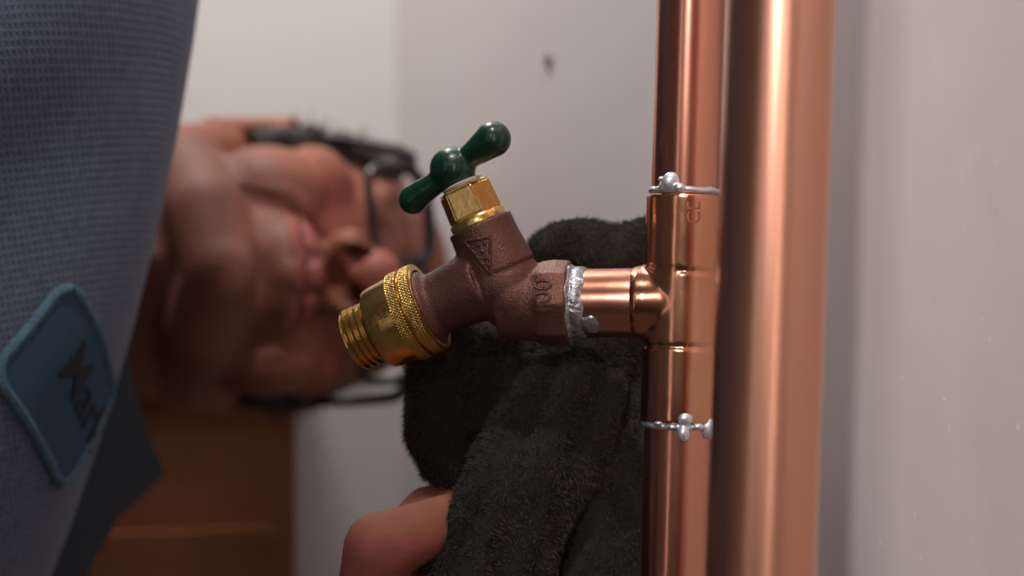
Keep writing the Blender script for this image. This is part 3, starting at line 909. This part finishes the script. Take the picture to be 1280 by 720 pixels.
def sdisp(co, n):
    u = co.x * 0.75 - co.z * 0.65 ; w_ = co.x * .65 + co.z * .75
    a = math.sin(w_ * 0 + (co.z - co.x * 1.3) * 44 + 1.2 * noise.noise(co * 9))
    fade = max(0, min(1, (co.z - 0.86) / 0.12))
    b = noise.noise(Vector((u * 18, w_ * 6, co.y * 8)))
    fc_ = max(0, min(1, (-n.y - 0.15) / 0.5))
    return co + n * (0.0060 * a * fade * fc_ + 0.003 * b * fc_)
displace(sm, sdisp)
shirt = obj('shirt', sm, M['shirt'], man)
bvh_s = BVHTree.FromPolygons([v.co.copy() for v in sm.vertices], [tuple(p.vertices) for p in sm.polygons])
# patch
def shirt_hit(px, py):
    o_ = Vector((0, 0, CZ)); hit = bvh_s.ray_cast(o_, (P(px, py, 1) - o_).normalized(), 2)
    return hit
hit = shirt_hit(86, 486)
pc, pn = hit[0], hit[1]
Tt = Vector((.04, -(.04 * pn.x - .98 * pn.z) / pn.y, -.98)).normalized()          # reading direction, down the picture
Ut = pn.cross(Tt).normalized()
if Ut.x < 0: Ut = -Ut
rotp = Matrix.Rotation(math.radians(0), 3, pn)
def outline(hw, hh, rr, n=12):
    pts = []
    for cx, cy, a0 in ((hw - rr, hh - rr, 0), (-hw + rr, hh - rr, 90), (-hw + rr, -hh + rr, 180), (hw - rr, -hh + rr, 270)):
        for k in range(n):
            a = math.radians(a0 + 90.0 * k / (n - 1)); pts.append((cx + rr * math.cos(a), cy + rr * math.sin(a)))
    return pts
def patch_mesh(hw, hh, rr, z0, z1, nx=60, ny=40):
    bm = bmesh.new()
    top = []
    vs_ = {}
    for i in range(nx + 1):
        for j in range(ny + 1):
            x = -hw + 2 * hw * i / nx; y = -hh + 2 * hh * j / ny
            dx = max(0, abs(x) - (hw - rr)); dy = max(0, abs(y) - (hh - rr))
            dl = math.hypot(dx, dy)
            if dl > rr:
                k = rr / dl
                x = math.copysign(hw - rr + dx * k, x) if dx > 0 else x
                y = math.copysign(hh - rr + dy * k, y) if dy > 0 else y
            e = min(hw - abs(x), hh - abs(y), rr - min(dl, rr) if dl > 0 else 1)
            vs_[i, j] = bm.verts.new((x, y, z1))
    for i in range(nx):
        for j in range(ny):
            bm.faces.new((vs_[i, j], vs_[i + 1, j], vs_[i + 1, j + 1], vs_[i, j + 1]))
    me_ = bpy.data.meshes.new('p'); bm.to_mesh(me_); bm.free(); return me_
HWp, HHp = 0.040, 0.0235
pm = wrap_mesh(patch_mesh(HWp, HHp, 0.010, 0, 0.0012), pc, Tt, Ut, pn, bvh_s, 0.0008, sub=0.01)
patch = obj('name_patch', pm, M['patch'], shirt)
bm = bmesh.new()
ring = []
for x, y in outline(HWp, HHp, 0.010, 14):
    p_ = pc + Tt * x + Ut * y
    h_ = bvh_s.ray_cast(p_ + pn * .03, -pn, .3)
    if h_[0] is None: h_ = bvh_s.find_nearest(p_)
    ring.append(h_[0] + h_[1] * 0.0015)
rr_ = []
for k in range(len(ring)):                                   # even out the spacing
    a_, b_ = ring[k], ring[(k + 1) % len(ring)]
    m_ = max(1, int((b_ - a_).length / 0.002))
    for j in range(m_): 
        q = a_.lerp(b_, j / m_)
        h_ = bvh_s.find_nearest(q)
        rr_.append(h_[0] + h_[1] * 0.0014)
tube(bm, rr_, 0.0021, 8, True)
obj('stitched_edge', bm, M['patch_edge'], patch)
tm = text_mesh('Mark', 0.0235, 0.0003, 0, 0.0001)
for v in tm.vertices: v.co.x = v.co.x * 1.3 + 0.004
hit = shirt_hit(100, 492)
wm = wrap_mesh(tm, hit[0], Tt, Ut, pn, bvh_s, 0.0024, sub=0.0015)
obj('embroidered_name', wm, M['thread'], patch, False)
# collar flap hanging at the lower side of the neck
bm = bmesh.new()
cp = [(118, 400), (158, 430), (172, 500), (188, 548), (207, 592), (176, 622), (150, 645), (118, 700), (96, 760), (30, 760), (60, 560)]
front = [bm.verts.new(P(a, b, .79 + 0.0003 * (a - 120))) for a, b in cp]
back = [bm.verts.new(P(a, b, .79 + 0.0003 * (a - 120)) + Vector((-.002, .006, 0))) for a, b in cp]
bm.faces.new(front); bm.faces.new(back[::-1])
for k in range(len(cp)):
    j = (k + 1) % len(cp); bm.faces.new((front[k], back[k], back[j], front[j]))
bmesh.ops.recalc_face_normals(bm, faces=bm.faces)
obj('collar', bm, M['collar'], shirt, False)

# trousers and shoes, beyond the picture
bm = bmesh.new()
chain(bm, [(Vector((-.69, .46, .88)), .14), (Vector((-.74, .45, .82)), .145)], 28)
chain(bm, [(Vector((-.72, .50, .84)), .105), (Vector((-.70, .62, .45)), .082), (Vector((-.74, .62, .12)), .066)], 24)
chain(bm, [(Vector((-.72, .38, .84)), .105), (Vector((-.66, .30, .45)), .082), (Vector((-.74, .24, .12)), .066)], 24)
obj('trousers', remesh(bm, .006, 4), M['trousers'], man)
for y_ in (.62, .24):
    bm = bmesh.new()
    chain(bm, [(Vector((-.76, y_, .05)), .048), (Vector((-.62, y_, .042)), .042)], 20)
    box(bm, (-.69, y_, .012), (.25, .085, .024))
    obj('shoe', remesh(bm, .005, 3), M['shoe'], man)
print('tris', sum(len(o.data.polygons) for o in scene.objects if o.type == 'MESH'))
